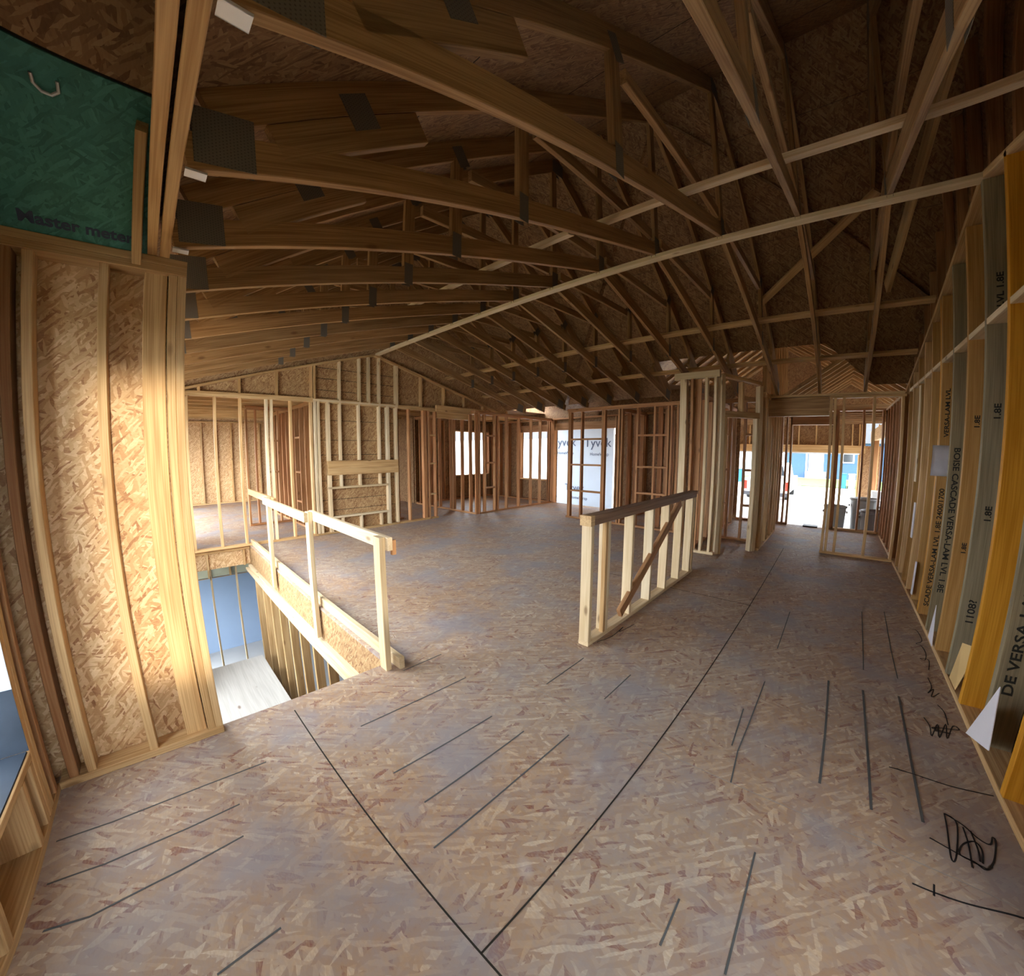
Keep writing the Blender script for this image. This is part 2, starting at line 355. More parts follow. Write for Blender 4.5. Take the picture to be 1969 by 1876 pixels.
def truss(i, x):
    lab = 'scissor roof truss nearest the right gable wall' if i == 0 else '%s scissor roof truss counting from the right gable wall' % ORD[i] if i < 10 else 'last scissor roof truss before the far fireplace gable' if i == 11 else 'scissor roof truss one bay before the far gable'
    r = empty('roof_truss', (x, 3.6, H), lab, 'roof truss', 'scissor roof trusses'); m = M['truss']
    a1, a2 = math.atan((3.40 - 2.425) / 3.43), -math.atan(.94 / 3.62); at = math.atan(SL)
    chord('bottom_chord', .06, 3.53, zlo, BD / 2, BD, x, r, m); chord('bottom_chord', 3.53, YF + .04, zlo, BD / 2, BD, x, r, m)
    chord('top_chord', .06, PK_Y, ztop, -.07, W6, x, r, m); chord('top_chord', PK_Y, 7.2, ztop, -.07, W6, x, r, m)
    chord('heel_wedge', .20, .80, ztop, -.213, W6, x, r, m); chord('heel_wedge', 6.45, 7.0, ztop, -.205, .13, x, r, m)
    vst('web', x, 1.62, zlo(1.62) + BD, ztop(1.62) - .165, T2, W4, m, r); vst('web', x, 5.45, zlo(5.45) + BD, ztop(5.45) - .165, T2, W4, m, r)
    board('web', (x, 1.74, ztop(1.62) - .22), (x, 3.42, 3.57), T2, W4, m, r); board('web', (x, 5.33, ztop(5.45) - .22), (x, 3.64, 3.57), T2, W4, m, r)
    vst('king_post', x, 3.53, 3.53, ztop(3.53) - .16, T2, W4, m, r)
    gusset(x, 3.53, 3.47, .10, .20, 0, r); gusset(x, 1.62, zlo(1.62) + .07, .075, .17, 0, r); gusset(x, 5.45, zlo(5.45) + .07, .075, .17, 0, r)
    gusset(x, 1.64, ztop(1.62) - .13, .10, .15, at, r); gusset(x, 5.43, ztop(5.45) - .13, .10, .15, -at, r); gusset(x, PK_Y, ztop(PK_Y) - .13, .2, .18, 0, r)
    gusset(x, .155, 2.55, .19, .19, a1 * .5, r); gusset(x, .62, ztop(.62) - .155, .13, .15, at, r); gusset(x, 7.0, 2.58, .2, .17, a2, r)
    bm = bmesh.new()
    for (xa, xb, za, zb) in ((x - .022, x + .022, 2.408, 2.412), (x - .0225, x - .0205, 2.408, 2.414), (x + .0205, x + .0225, 2.408, 2.414)):
        vs = [bm.verts.new((p, q, w)) for p in (xa, xb) for q in (.052, .115) for w in (za, zb)]
        for f in ((0, 1, 3, 2), (4, 6, 7, 5), (0, 4, 5, 1), (2, 3, 7, 6), (0, 2, 6, 4), (1, 5, 7, 3)): bm.faces.new([vs[k] for k in f])
    bmesh.ops.recalc_face_normals(bm, faces=bm.faces)
    mesh_obj('joist_hanger', bm, M['zinc'], r, None)
    return r
TX = [.373 - .6096 * i for i in range(12)]
for i, x in enumerate(TX): truss(i, x)

def brace(label, p0, p1, w, d, mat, side=(0, 1, 0), name='lateral_brace', group=None, cat='brace'):
    return tag(board(name, p0, p1, w, d, M[mat], None, side), label, cat, group)
brace('long pale board nailed along the underside of the vault ridge', (XG + .1, 3.53, 3.375), (XR + .04, 3.53, 3.375), W4, T2, 'white')
# lateral boards lying on the lower chords
def lat(label, y, x0, x1, mat):
    z = zlo(y) + BD / math.cos(.27) + T2 / 2 + .004
    brace(label, (x0, y, z), (x1, y, z), W4, T2, mat, (0, 1, zlo(y + .5) * 2 - zlo(y) * 2), group='boards across the truss chords')
lat('pale board laid across the near slope chords, right length', 2.56, -1.62, .9, 'white')
lat('pale board laid across the near slope chords, far length', 2.50, -5.6, -1.72, 'white')
lat('board laid across the far slope chords, upper row', 5.20, -6.9, .9, 'pine')
lat('board laid across the far slope chords, lower row near the eave', 6.30, -6.9, .9, 'pine')
brace('diagonal brace rising through the trusses above the far slope', (.39, 4.5, 4.0), (-.88, 5.62, 3.47), T2, W4, 'pine', (0, .4, 1), 'diagonal_brace')
brace('wide diagonal board bracing the top of the right gable', (.78, 2.95, 4.28), (.47, 5.05, 3.25), T2, W6, 'pine', (1, .2, 0), 'diagonal_brace')

# ------------------------------------------------------------------ beam over the bay, bay walls
bmr = empty('eave_beam', (-.6, 0, H), 'long doubled timber beam overhead carrying the near truss ends', 'beam')
xst('beam_ply', -2.39, 1.02, .027, 2.615, .042, .31, M['pine'], bmr); xst('beam_ply', -2.39, 1.02, -.025, 2.625, .040, .33, M['pine'], bmr)

wr = slab('wall_return', [rectx(-2.405, -.78, .125, 0, H)], M['osb_x'], None, .012, (-1, 0, 0)); tag(wr, kind='structure')
m = M['pine']; x = -2.3475
yst('bottom_plate', -.60, .125, x, T2 / 2, W4 + .02, T2, m, wr)
yst('top_plate', -.70, .125, x, H - T2 / 2, W4 + .02, T2, m, wr); yst('top_plate', -.64, .125, x, H - 1.5 * T2, W4 + .02, T2, m, wr)
for y in (-.21, .069, .107): vst('stud', x, y, T2, H - 2 * T2, W4, T2, m, wr)
vst('stud', x - .012, -.004, T2, H - 2 * T2, T2 + .02, .098, m, wr)
vst('stud', x, -.475, T2, H - 2 * T2, W4, T2, m, wr); vst('stud', x, -.545, T2, H - 2 * T2, W4, T2, M['fir'], wr)
# window wall on the left
wl = slab('wall_left', [recty(-.745, -2.42, -2.07, -.02, 3.2), recty(-.745, -2.07, 1.05, -.02, .36), recty(-.745, -2.07, -1.72, 2.1, 4.5), recty(-.745, -1.72, 1.05, .36, 4.8)], M['osb_y'], None, .012, (0, -1, 0)); tag(wl, kind='structure')
y = -.672
xst('bottom_plate', -2.3, .9, y, T2 / 2, W6, T2, m, wl)
for xx in (-2.25, -2.15, -2.105): vst('stud', xx, y, T2, 2.38, T2, W6, M['fir' if xx < -2.2 else 'pine'], wl)
for xx in (-2.06, -1.94, -1.55, -1.15, -.75, -.35, .05, .45): vst('cripple_stud', xx, y, T2, .32, T2, W6, m, wl)
xst('window_sill', -2.085, .45, y, .34, W6, T2, m, wl)
xst('header', -2.085, .47, y, 2.19, W6, .18, m, wl); xst('top_plate', -2.3, .9, y, 2.42, W6, T2, m, wl)
w1 = empty('window_1', (-.8, -.68, .36)); tag(w1, kind='structure')
slab('sill_membrane', [[(-2.08, -.77, .364), (.43, -.77, .364), (.43, -.61, .364), (-2.08, -.61, .364)], [(-2.08, -.61, .364), (.43, -.61, .364), (.43, -.603, .33), (-2.08, -.603, .33)]], M['membrane'], w1, .002, (0, 0, 1))
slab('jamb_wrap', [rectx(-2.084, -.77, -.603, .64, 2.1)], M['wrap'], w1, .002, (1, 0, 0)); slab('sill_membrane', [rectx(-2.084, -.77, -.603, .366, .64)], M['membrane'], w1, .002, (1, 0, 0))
# bay roof
def zb(x): return H + SL * (x + 2.3)
slab('sheet_joint', [[(-1.80, -.76, zb(-1.80) + .014), (-1.68, -.76, zb(-1.68) + .014), (-1.68, -.04, zb(-1.68) + .014), (-1.80, -.04, zb(-1.80) + .014)]], M['seam'], wl, .004)
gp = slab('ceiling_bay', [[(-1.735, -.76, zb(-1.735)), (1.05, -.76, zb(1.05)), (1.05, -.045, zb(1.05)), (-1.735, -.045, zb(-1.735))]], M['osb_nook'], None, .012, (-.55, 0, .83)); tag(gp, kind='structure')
g2 = slab('green_roof_panel', [[(-2.33, -.76, zb(-2.33)), (-1.745, -.76, zb(-1.745)), (-1.745, -.045, zb(-1.745)), (-2.33, -.045, zb(-2.33))]], M['green'], None, .012, (-.55, 0, .83))
tag(g2, 'dark green faced sheathing panel above the left wall corner', 'roof panel')
u = Vector((0, -1, 0)); v_ = Vector((-.832, 0, -.555))
lettering('Master meter', .072, frame3((0, 1, 0), (.832, 0, .555), (.555, 0, -.832), (-2.262, -.50, zb(-2.262) - .003)), M['wrap_ink'], g2, bold=.002)
slab('wall_bay_gable', [[(-2.33, -.047, H + .31), (-2.33, -.047, zb(-2.33) + .31), (1.05, -.047, zb(1.05)), (1.05, -.047, H + .33)]], M['osb_dy'], None, .004, (0, -1, 0))['kind'] = 'structure'
rf = brace('short rafter edging the green panel beside the beam', (-2.28, -.085, zb(-2.28) - .05), (-1.80, -.085, zb(-1.80) - .05), T2, W4, 'pine', (0, 1, 0), 'rafter', None, 'rafter')
rf2 = brace('rafter edging the green panel over the window wall', (-2.28, -.66, zb(-2.28) - .05), (-1.2, -.66, zb(-1.2) - .05), T2, W4, 'pine', (0, 1, 0), 'rafter', None, 'rafter')
bm = bmesh.new()
pts = [(-.008 * 4, 0), (-.03, -.02), (-.012, -.034), (.012, -.034), (.03, -.02), (.03, .004)]
for a, b in zip(pts, pts[1:]):
    p, q = Vector((-1.80 + a[1], -.35 + a[0], zb(-1.80 + a[1]) - .012)), Vector((-1.80 + b[1], -.35 + b[0], zb(-1.80 + b[1]) - .012))
    mt = (q - p).to_track_quat('Z', 'Y').to_matrix().to_4x4(); mt.translation = (p + q) / 2
    bmesh.ops.create_cone(bm, cap_ends=True, segments=8, radius1=.005, radius2=.005, depth=(q - p).length + .004, matrix=mt)
tag(mesh_obj('wire_hook', bm, M['zinc']), 'small pale wire hook at the top edge of the green panel', 'hook')

# ------------------------------------------------------------------ right gable wall of full-height engineered studs
XS = 1.025
def zslope(y): return zlo(y)
sh = [rectx(XS, 1.45, YE, -.02, H), [(XS, 1.45, H), (XS, YE, H), (XS, 7.3, 2.62), (XS, 6.7, ztop(6.7)), (XS, PK_Y, ztop(PK_Y)), (XS, 1.45, ztop(1.45))],
      [(XS, -.78, 2.1), (XS, 1.45, 2.1), (XS, 1.45, ztop(1.45)), (XS, -.0, ztop(0)), (XS, -.0, 4.7), (XS, -.78, 4.7)], rectx(XS, -.78, -.40, 0, 2.1), rectx(XS, -.40, 1.45, 0, .62), rectx(XS, .10, 1.05, .62, 2.1), rectx(XS, 1.32, 1.45, .62, 2.1)]
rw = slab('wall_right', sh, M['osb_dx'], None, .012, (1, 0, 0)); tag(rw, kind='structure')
yst('bottom_plate', 1.45, YE, .95, T2 / 2, W6, T2, M['pine'], rw)
def stud_r(y, mat, z1=None, t=.042):
    o = vst('stud', .95, y - .10, T2, (z1 or zlo(y) - .03), W6, t, M[mat], rw)
    if mat in ('yellow', 'grey', 'tan'): o['label'] = {'yellow': 'yellow stained engineered stud', 'grey': 'weathered grey engineered stud with black print', 'tan': 'tan engineered stud'}[mat]
    return o
RS = {1.56: 'pine', 1.98: 'tan', 2.39: 'yellow', 2.80: 'grey', 3.21: 'yellow', 3.62: 'grey', 4.04: 'tan', 4.47: 'grey', 4.95: 'yellow', 5.36: 'tan', 5.76: 'pine', 6.15: 'tan', 6.52: 'pine', 6.85: 'tan'}
SR = {y: stud_r(y, k) for y, k in RS.items()}
SR[4.85] = stud_r(4.905, 'tan', None, .044)
for y in (7.28, 7.7, 8.1, 8.5, 8.9, 9.3, 9.62): vst('stud', .95, y, T2, 2.42, W6, T2, M['fir'], rw)
yst('top_plate', YF, YE, .95, 2.44, W6, T2, M['pine'], rw)
ys = sorted(RS)
for a, b in zip(ys, ys[1:]): yst('blocking', a - .079, b - .121, .95, 2.415, W6, .04, M['white'], rw)
for i, y in enumerate(ys):      # gable studs above the slope plate
    vst('gable_stud', .985, y, zlo(y) + .02, ztop(y) - .02, .075, T2, M['fir'], rw)
board('slope_plate', (.945, 1.45, zlo(1.45) - .012), (.945, 3.53, zlo(3.53) - .012), W6 - .01, .045, M['pine'], rw); board('slope_plate', (.945, 3.53, zlo(3.53) - .012), (.945, 7.10, zlo(7.10) - .012), W6 - .01, .045, M['pine'], rw)
vst('scrap_board', .872, 5.72, .62, 1.02, .012, .085, M['paper'], rw); vst('furring_board', .872, 5.86, 1.25, 2.35, .012, .09, M['white'], rw); vst('scrap_board', .872, 5.22, .10, .45, .012, .06, M['paper'], rw)
# printing reads up the studs' faces
def stamp(text, y, z, size, xoff=.03, flip=1, sx=1.25, st=None):
    f = y - .10 - .0225
    mw = frame3((0, 0, flip), (-flip, 0, 0), (0, -1, 0), (XR + xoff + (size * .72 if flip > 0 else 0), f, z))
    lettering(text, size, mw, M['ink'], st or SR[y], bold=.0012, sx=sx)
stamp('DE VERSA-LAM  LVL  1.8E  VERSA', 2.80, .34, .062, .035, sx=1.45)
stamp('1.8E', 3.62, 1.12, .05, .05); stamp('1.8E', 3.62, 1.78, .05, .05); stamp('1108?', 3.62, .42, .06, .04); stamp('LVL 1.8E', 3.62, 2.5, .05, .05)
stamp('1.8E', 4.04, .82, .04, .05); stamp('1.8E', 4.04, 1.75, .045, .05)
stamp('BOISE CASCADE VERSA-LAM LVL 1.8E', 4.47, 1.62, .062, .03, -1, sx=1.2)
stamp('SCADE VERSA-LAM LVL 1.8E 2400/1700', 4.85, .14, .055, .02, sx=1.2, st=SR[4.85]); stamp('VERSA-LAM LVL', 4.85, 1.72, .05, .02, st=SR[4.85])
pb = bmesh.new(); n = 5
g = [[pb.verts.new((XR - .055 + .185 * i / n, 4.762 - .006 - .012 * math.sin(i * 1.3 + j), 1.645 - .28 * j / n + .012 * i / n * 0)) for i in range(n + 1)] for j in range(n + 1)]
for j in range(n):
    for i in range(n): pb.faces.new((g[j][i], g[j][i + 1], g[j + 1][i + 1], g[j + 1][i]))
r_ = bmesh.ops.solidify(pb, geom=list(pb.faces), thickness=.0006)
for f in pb.faces: f.smooth = True
pp = mesh_obj('paper_sheet', pb, M['paper']); tag(pp, 'white paper sheet tacked to a yellow stud of the right wall', 'paper')
wd = slab('wrap_scrap', [[(.862, 2.80, .012), (.862, 2.54, .44), (.862, 2.47, .13)]], M['paper'], None, .004, (-1, 0, 0)); tag(wd, 'white triangular scrap leaning at the base of the right wall', 'scrap')
wd = slab('wrap_scrap', [[(.862, 1.86, .04), (.862, 1.72, .30), (.862, 1.66, .04)]], M['paper'], None, .004, (-1, 0, 0)); tag(wd, 'small white scrap at the right edge beside the bottom plate', 'scrap')
wd = slab('wrap_scrap', [[(.862, 4.12, .06), (.862, 4.05, .36), (.862, 3.94, .05)]], M['paper'], None, .004, (-1, 0, 0)); tag(wd, 'narrow white scrap between tan and grey studs', 'scrap')
kb = slab('kraft_bag', [[(.885, 3.42, .05), (.885, 3.24, .05), (.95, 3.24, .36), (.90, 3.37, .33)], [(.90, 3.37, .33), (.95, 3.24, .36), (.99, 3.30, .32)]], M['kraft'], None, .003, (-1, 0, 0)); tag(kb, 'folded brown card tucked beside a yellow stud', 'card')

# ------------------------------------------------------------------ stair opening, landing, basement
st = empty('stairwell_edge', (-4.7, 1.2, 0), 'strand board rim and pale curb along the stair opening edge', 'rim')
slab('rim_board', [recty(1.205, SX0, SX1 + .1, -.335, -.0205)], M['osb_rim'], st, .028, (0, 1, 0))
xst('rim_flange', SX0, SX1 + .1, 1.19, -.365, .06, T2, M['white'], st)
xst('toe_board', -7.1, -2.23, 1.245, .0455, .042, .089, M['white'], st)
e2 = empty('stair_header', (SX1, .6, 0), 'floor edge header across the top of the stair opening', 'rim')
yst('rim_board', .02, 1.125, SX1 + .02, -.19, .03, .33, M['pine'], e2)
gr = empty('guard_rail', (-4.4, 1.17, 0), 'temporary pale timber guard rail beside the stair opening', 'railing')
for x, zb_, in ((-2.315, -.10), (-3.74, -.30), (-5.36, -.24)): vst('post', x, 1.165, zb_, .955, .089, .042, M['white'], gr)
board('rail', (-6.80, 1.205, .905), (-5.15, 1.205, .905), .036, .089, M['pine'], gr, (0, 1, 0))
board('rail', (-5.42, 1.127, .905), (-3.70, 1.127, .905), .036, .089, M['white'], gr, (0, 1, 0))
board('rail', (-3.80, 1.205, .915), (-2.24, 1.205, .91), .036, .089, M['white'], gr, (0, 1, 0))
vst('rail_block', -2.262, 1.24, .83, .93, .03, .03, M['fir'], gr)
# far end of opening
e3 = empty('stairwell_edge', (SX0, .6, 0), 'strand board rim under the far stud wall at the stair end', 'rim')
slab('rim_board', [rectx(SX0 - .002, -.02, 1.2, -.33, -.0205)], M['osb_x'], e3, .03, (-1, 0, 0)); yst('rim_flange', -.02, 1.2, SX0 + .02, -.05, .05, T2, M['pine'], e3)
for y in (.55, 1.1): vst('web_stiffener', SX0 + .03, y, -.33, -.07, .05, .03, M['pine'], e3)
ld = empty('stair_landing', (-4.4, .55, -1.4), 'pale plywood stair landing seen below the floor edge', 'landing')
xst('deck', -5.92, -2.6, .555, -1.41, .90, .02, M['ply'], ld); xst('edge_joist', -5.92, -2.6, .985, -1.51, T2, .18, M['pine'], ld); yst('edge_joist', .10, 1.0, -5.90, -1.51, T2, .18, M['pine'], ld)
for x in (-5.85, -4.2, -2.7): vst('leg', x, .93, -2.62, -1.6, W4, W4, M['pine'], ld)
fb = slab('floor_basement', [rectz(-2.62, -13.9, 1.05, -.2, YB)], M['concrete'], None, .1, (0, 0, -1)); tag(fb, kind='structure')
bw = empty('basement_wall_frame', (-4.6, 1.17, -2.62), 'stud wall below the stair rim dropping to the basement', 'wall frame')
xst('top_plate', SX0, -2.3, 1.16, -.404, W4, T2, M['white'], bw); xst('bottom_plate', SX0, -2.3, 1.16, -2.6, W4, T2, M['pine'], bw)
for x in (-6.42, -5.92, -5.48, -5.05, -4.63, -4.22, -3.80, -3.40, -2.99, -2.58): vst('stud', x, 1.16, -2.58, -.423, T2, W4, M['pine'], bw)
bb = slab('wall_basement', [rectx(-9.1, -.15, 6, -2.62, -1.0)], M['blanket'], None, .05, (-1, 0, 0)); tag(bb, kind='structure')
slab('upper_foil', [rectx(-9.08, -.15, 6, -.99, -.03)], M['cream'], bb, .05, (-1, 0, 0))
for y in span(-.1, 3, .4): vst('furring_stud', -9.03, y, -.99, -.04, .06, T2, M['pine'], bb)
yst('sill_edge', -.15, 6, -9.05, -1.0, .02, .012, M['pine'], bb)
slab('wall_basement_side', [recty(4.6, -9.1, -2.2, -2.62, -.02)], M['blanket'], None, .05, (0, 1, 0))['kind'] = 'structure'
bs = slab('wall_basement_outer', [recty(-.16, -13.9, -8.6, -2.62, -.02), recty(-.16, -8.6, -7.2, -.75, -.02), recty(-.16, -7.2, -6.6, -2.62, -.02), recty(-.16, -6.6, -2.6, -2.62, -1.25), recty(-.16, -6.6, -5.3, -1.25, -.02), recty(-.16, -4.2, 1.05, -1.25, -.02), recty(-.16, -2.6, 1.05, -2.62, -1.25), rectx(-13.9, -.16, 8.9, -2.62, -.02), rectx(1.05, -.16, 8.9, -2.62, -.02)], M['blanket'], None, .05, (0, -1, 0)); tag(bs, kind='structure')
bf = empty('basement_wall_frame', (-7.3, .6, -2.62), 'two pale studs in front of the sky-tinted basement insulation', 'wall frame')
for y in (.60, 1.0): vst('stud', -7.45, y, -2.58, -.36, T2, .03, M['white'], bf)
yst('bottom_plate', -.05, 1.15, -7.45, -2.60, W4, T2, M['fir'], bf); yst('top_plate', -.05, 1.15, -7.45, -.35, W4, T2, M['pine'], bf)

# ------------------------------------------------------------------ half wall
hw = empty('half_wall', (-1.5, 3.7, 0), 'framed half wall with doubled dark cap standing mid-room', 'wall frame')
yst('bottom_plate', 2.42, 4.93, -1.5, T2 / 2, W4, T2, M['white'], hw)
yst('cap_plate', 2.45, 4.95, -1.5, 1.022, W4 + .006, T2, M['aged'], hw); yst('cap_plate', 2.45, 4.93, -1.5, .983, W4, T2, M['aged'], hw)
yst('cap_plate', 2.400, 2.455, -1.5, 1.003, W4 + .008, .08, M['pine'], hw)
for y in (2.439, 2.70, 3.14, 3.58, 4.00, 4.42, 4.80, 4.90): vst('stud', -1.5, y, T2, .964, W4, T2, M['white'], hw)
vst('stud', -1.475, 2.662, T2, .964, T2, T2, M['pine'], hw)
board('diagonal_brace', (-1.47, 2.95, .10), (-1.47, 4.35, .95), T2, W4, M['fir'], hw, (1, 0, 0))

# ------------------------------------------------------------------ far gable wall with fireplace framing
gw = empty('wall_gable', (XG, 3, 0)); tag(gw, kind='structure')
for a, b in ((-.02, 2.33), (3.98, 5.0)):
    yst('bottom_plate', a, b, XG - .045, T2 / 2, W4, T2, M['pine'], gw)
yst('top_plate', -.02, 5.95, XG - .045, H - T2 / 2, W4, T2, M['pine'], gw); yst('top_plate', -.02, 5.0, XG - .045, H - 1.5 * T2, W4, T2, M['pine'], gw)
slab('gable_sheathing', [[(XG - .095, -.02, H), (XG - .095, 7.35, H), (XG - .095, 7.35, ztop(7.35) + .01), (XG - .095, PK_Y, ztop(PK_Y) + .01), (XG - .095, -.02, ztop(-.02))]], M['osb_mx'], gw, .012, (-1, 0, 0))
for y in (.40, .79, 1.16, 1.56, 1.64, 1.95, 2.30): vst('stud', XG - .045, y, T2, H - 2 * T2, W4, T2, M['white' if y > 1.5 and y < 1.7 else 'pine'], gw)
for y in (4.29, 4.65, 4.69, 4.78, 4.95): vst('stud', XG - .045, y, T2, H - 2 * T2, W4, T2, M['fir'], gw)
for z in (.56, 1.24, 1.86): yst('blocking', 4.79, 4.94, XG - .045, z, W4, T2, M['pine'], gw)
for y in (.57, 1.15, 1.73, 2.31, 4.6, 5.2, 5.8, 6.4): vst('gable_stud', XG - .045, y, H, zlo(y) - .02, W4, T2, M['pine'], gw)
board('slope_plate', (XG - .03, .10, zlo(.1) - .02), (XG - .03, 3.53, zlo(3.53) - .02), W4, T2, M['pine'], gw); board('slope_plate', (XG - .03, 3.53, zlo(3.53) - .02), (XG - .03, 7.15, zlo(7.15) - .02), W4, T2, M['pine'], gw)
yst('header', 5.0, 5.97, XG - .045, 2.33, W4, .16, M['pine'], gw)
fp = empty('fireplace_frame', (XG + .02, 3.2, 0), 'stud framed fireplace and chimney breast on the far gable', 'fireplace frame')
slab('back_panel', [rectx(XG - .08, 2.33, 4.02, .0, 3.3)], M['osb_mx'], fp, .012, (-1, 0, 0))
for z in (.42, .62, .98, 1.45, 1.72, 2.08, 2.62, 2.83, 3.02): yst('strip_gap', 2.35, 4.0, XG - .079, z, .003, .008, M['seam'], fp)
yst('bottom_plate', 2.33, 4.02, XG - .03, T2 / 2, W4, T2, M['pine'], fp); yst('mid_plate', 2.33, 4.02, XG - .03, 2.42, W4, T2, M['white'], fp)
for y in (2.36, 2.42, 3.98): vst('stud', XG - .03, y, T2, 2.40, W4, T2 + .01, M['white'], fp)
for y in (2.60, 3.79): vst('stud', XG - .03, y, T2, 2.40, W4, .06, M['white'], fp)
for y in (2.82, 3.19, 3.61):
    vst('stud', XG - .03, y, 1.35, 2.40, W4, T2, M['white'], fp); vst('cripple_stud', XG - .03, y, .86, 1.08, W4, T2, M['white'], fp); vst('cripple_stud', XG - .03, y, T2, .28, W4, T2, M['white'], fp)
yst('header', 2.57, 4.0, XG - .025, 1.275, W4, .13, M['pine'], fp); yst('header', 2.57, 4.0, XG - .018, 1.145, W4, .13, M['pine'], fp)
yst('sill', 2.57, 3.80, XG - .03, .845, W4, T2, M['white'], fp); yst('sill', 2.57, 3.80, XG - .03, .30, W4, T2, M['white'], fp)
for y in (2.36, 2.82, 3.21, 3.40, 3.62, 4.0): vst('stud', XG - .03, y, 2.44, zlo(y) - .04, W4, T2 if y < 3.9 else .06, M['white' if y > 2.4 else 'pine'], fp)
brace('beam end stub resting over the hallway opening', (XG + .09, 4.9, 2.45), (XG + .09, 6.3, 2.45), .06, .13, 'pine', (1, 0, 0), 'beam_stub', None, 'beam')

# ------------------------------------------------------------------ rooms beyond
wall_x('framed room corner wall running back beside the hallway', 5.92, -9.3, -6.72, [-9.1, -8.6, -8.2, -7.72, -7.66, -7.6, -7.27, -6.96, -6.74], 'fir')
wall_y('framed room wall with ladder blocking facing the main floor', -6.75, 5.97, 8.92, [6.0, 6.18, 6.52, 6.62, 6.95, 7.42, 7.92, 8.32, 8.88], 'fir', blocks=[(6.2, 6.5, z) for z in (.62, 1.235, 1.89)])
wall_x('framed wall with three ladder blocks before the patio opening', YF, -4.98, -2.45, [-4.93, -4.89, -4.60, -4.08, -4.04, -3.70, -3.64, -3.30, -2.95, -2.68, -2.62, -2.5], 'fir', blocks=[(-4.87, -4.10, z) for z in (.635, 1.22, 1.785)] + [(-3.28, -2.70, z) for z in (.70, 1.22, 1.84)])
wall_y('dark framed wall running back toward the rear exterior wall', -2.9, 7.25, 8.9, span(7.3, 8.9, .35), 'fir')
wall_y('closet side wall behind the ladder blocked wall', -3.9, 7.6, 8.9, span(7.65, 8.9, .35), 'fir')
wall_y('framed closet wall beyond the far stud wall', -8.9, 1.55, 2.6, [1.57, 1.75, 1.95, 2.2, 2.55], 'fir', blocks=[(1.97, 2.18, z) for z in (.3, 1.1, 1.75)])
wall_x('row of hallway studs seen through the far stud wall', 2.45, -10.5, -7.25, span(-10.4, -7.3, .33), 'fir', blocks=[(-8.4, -8.1, z) for z in (.5, 1.1, 1.8)])
wall_x('hallway wall behind the fireplace framing', 4.3, -10.5, -7.4, span(-10.4, -7.5, .4064), 'fir')
bk = slab('wall_bedroom', [rectx(-13.5, -.75, 5.9, 0, 2.615)], M['osb_x'], None, .012, (-1, 0, 0)); tag(bk, kind='structure')
yst('bottom_plate', -.7, 5.9, -13.45, .02, W4, T2, M['pine'], bk); yst('top_plate', -.7, 5.9, -13.45, 2.42, W4, T2, M['pine'], bk)
for y in span(-.5, 5.8, .4064): vst('stud', -13.45, y, T2, 2.4, W4, T2, M['pine'], bk)
jc = slab('ceiling_rear', [rectz(2.62, -13.6, XG - .11, -.78, YB + .1), [(XG - .11, 7.05, ztop(7.05) + .014), (VX, 7.05, ztop(7.05) + .014), (VX, YB + .1, 2.98), (XG - .11, YB + .1, 2.98)]], M['osb_roof'], None, .012); tag(jc, kind='structure')
for i, x in enumerate(span(-12.6, -7.5, .61)[::-1]):
    tag(yst('ceiling_joist', -.7, 8.9, x, 2.52, T2, .12, M['pine'], None), ['first','second','third','fourth','fifth','sixth','seventh','eighth','ninth','tenth'][i] + ' flat ceiling joist beyond the far gable, counting away from it', 'joist', 'flat joists beyond the gable')
slab('wall_stair', [recty(-.06, -7.3, -2.42, 2.4, 2.7), recty(-.06, -7.3, -6.5, -.03, 2.4), recty(-.06, -2.9, -2.42, -.03, 2.4), recty(-.06, -6.5, -2.9, -.03, .25), recty(-.06, -13.5, -12.6, -.03, 2.7), recty(-.06, -12.6, -8.2, 2.1, 2.7), recty(-.06, -8.2, -7.3, -.03, 2.7)], M['osb_y'], None, .012, (0, -1, 0))['kind'] = 'structure'
# rear exterior walls with window openings
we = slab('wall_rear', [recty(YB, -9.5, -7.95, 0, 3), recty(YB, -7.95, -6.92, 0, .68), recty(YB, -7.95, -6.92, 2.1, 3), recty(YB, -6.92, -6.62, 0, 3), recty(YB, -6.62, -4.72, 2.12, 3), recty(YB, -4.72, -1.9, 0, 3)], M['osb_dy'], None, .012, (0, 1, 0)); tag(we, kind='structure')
for x in (-9.3, -8.9, -8.5, -8.1, -7.99, -6.88, -6.82, -6.66, -4.68, -4.62, -4.3, -3.9, -3.5, -3.1, -2.7, -2.3, -1.95): vst('stud', x, YB - .07, T2, 2.42, T2, W6, M['fir'], we)
xst('bottom_plate', -9.4, -6.62, YB - .07, .02, W6, T2, M['fir'], we); xst('bottom_plate', -4.72, -1.9, YB - .07, .02, W6, T2, M['fir'], we); xst('top_plate', -9.4, -1.9, YB - .07, 2.44, W6, T2, M['fir'], we)
xst('header', -7.97, -6.9, YB - .05, 2.2, .10, .2, M['fir'], we); xst('header', -6.64, -4.70, YB - .05, 2.22, .10, .2, M['fir'], we); xst('sill', -7.97, -6.9, YB - .07, .66, W6, T2, M['pine'], we)
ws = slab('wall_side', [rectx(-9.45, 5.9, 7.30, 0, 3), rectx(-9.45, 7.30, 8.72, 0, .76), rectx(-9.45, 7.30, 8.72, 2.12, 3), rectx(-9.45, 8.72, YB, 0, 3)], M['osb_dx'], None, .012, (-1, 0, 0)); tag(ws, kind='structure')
for y in (6.1, 6.5, 6.9, 7.26, 8.76, 8.9): vst('stud', -9.38, y, T2, 2.42, W6, T2, M['fir'], ws)
for z in (.74, 2.14): yst('sill', 7.28, 8.74, -9.38, z, W6, T2, M['pine'], ws)
yst('bottom_plate', 5.95, 8.95, -9.38, .02, W6, T2, M['fir'], ws)
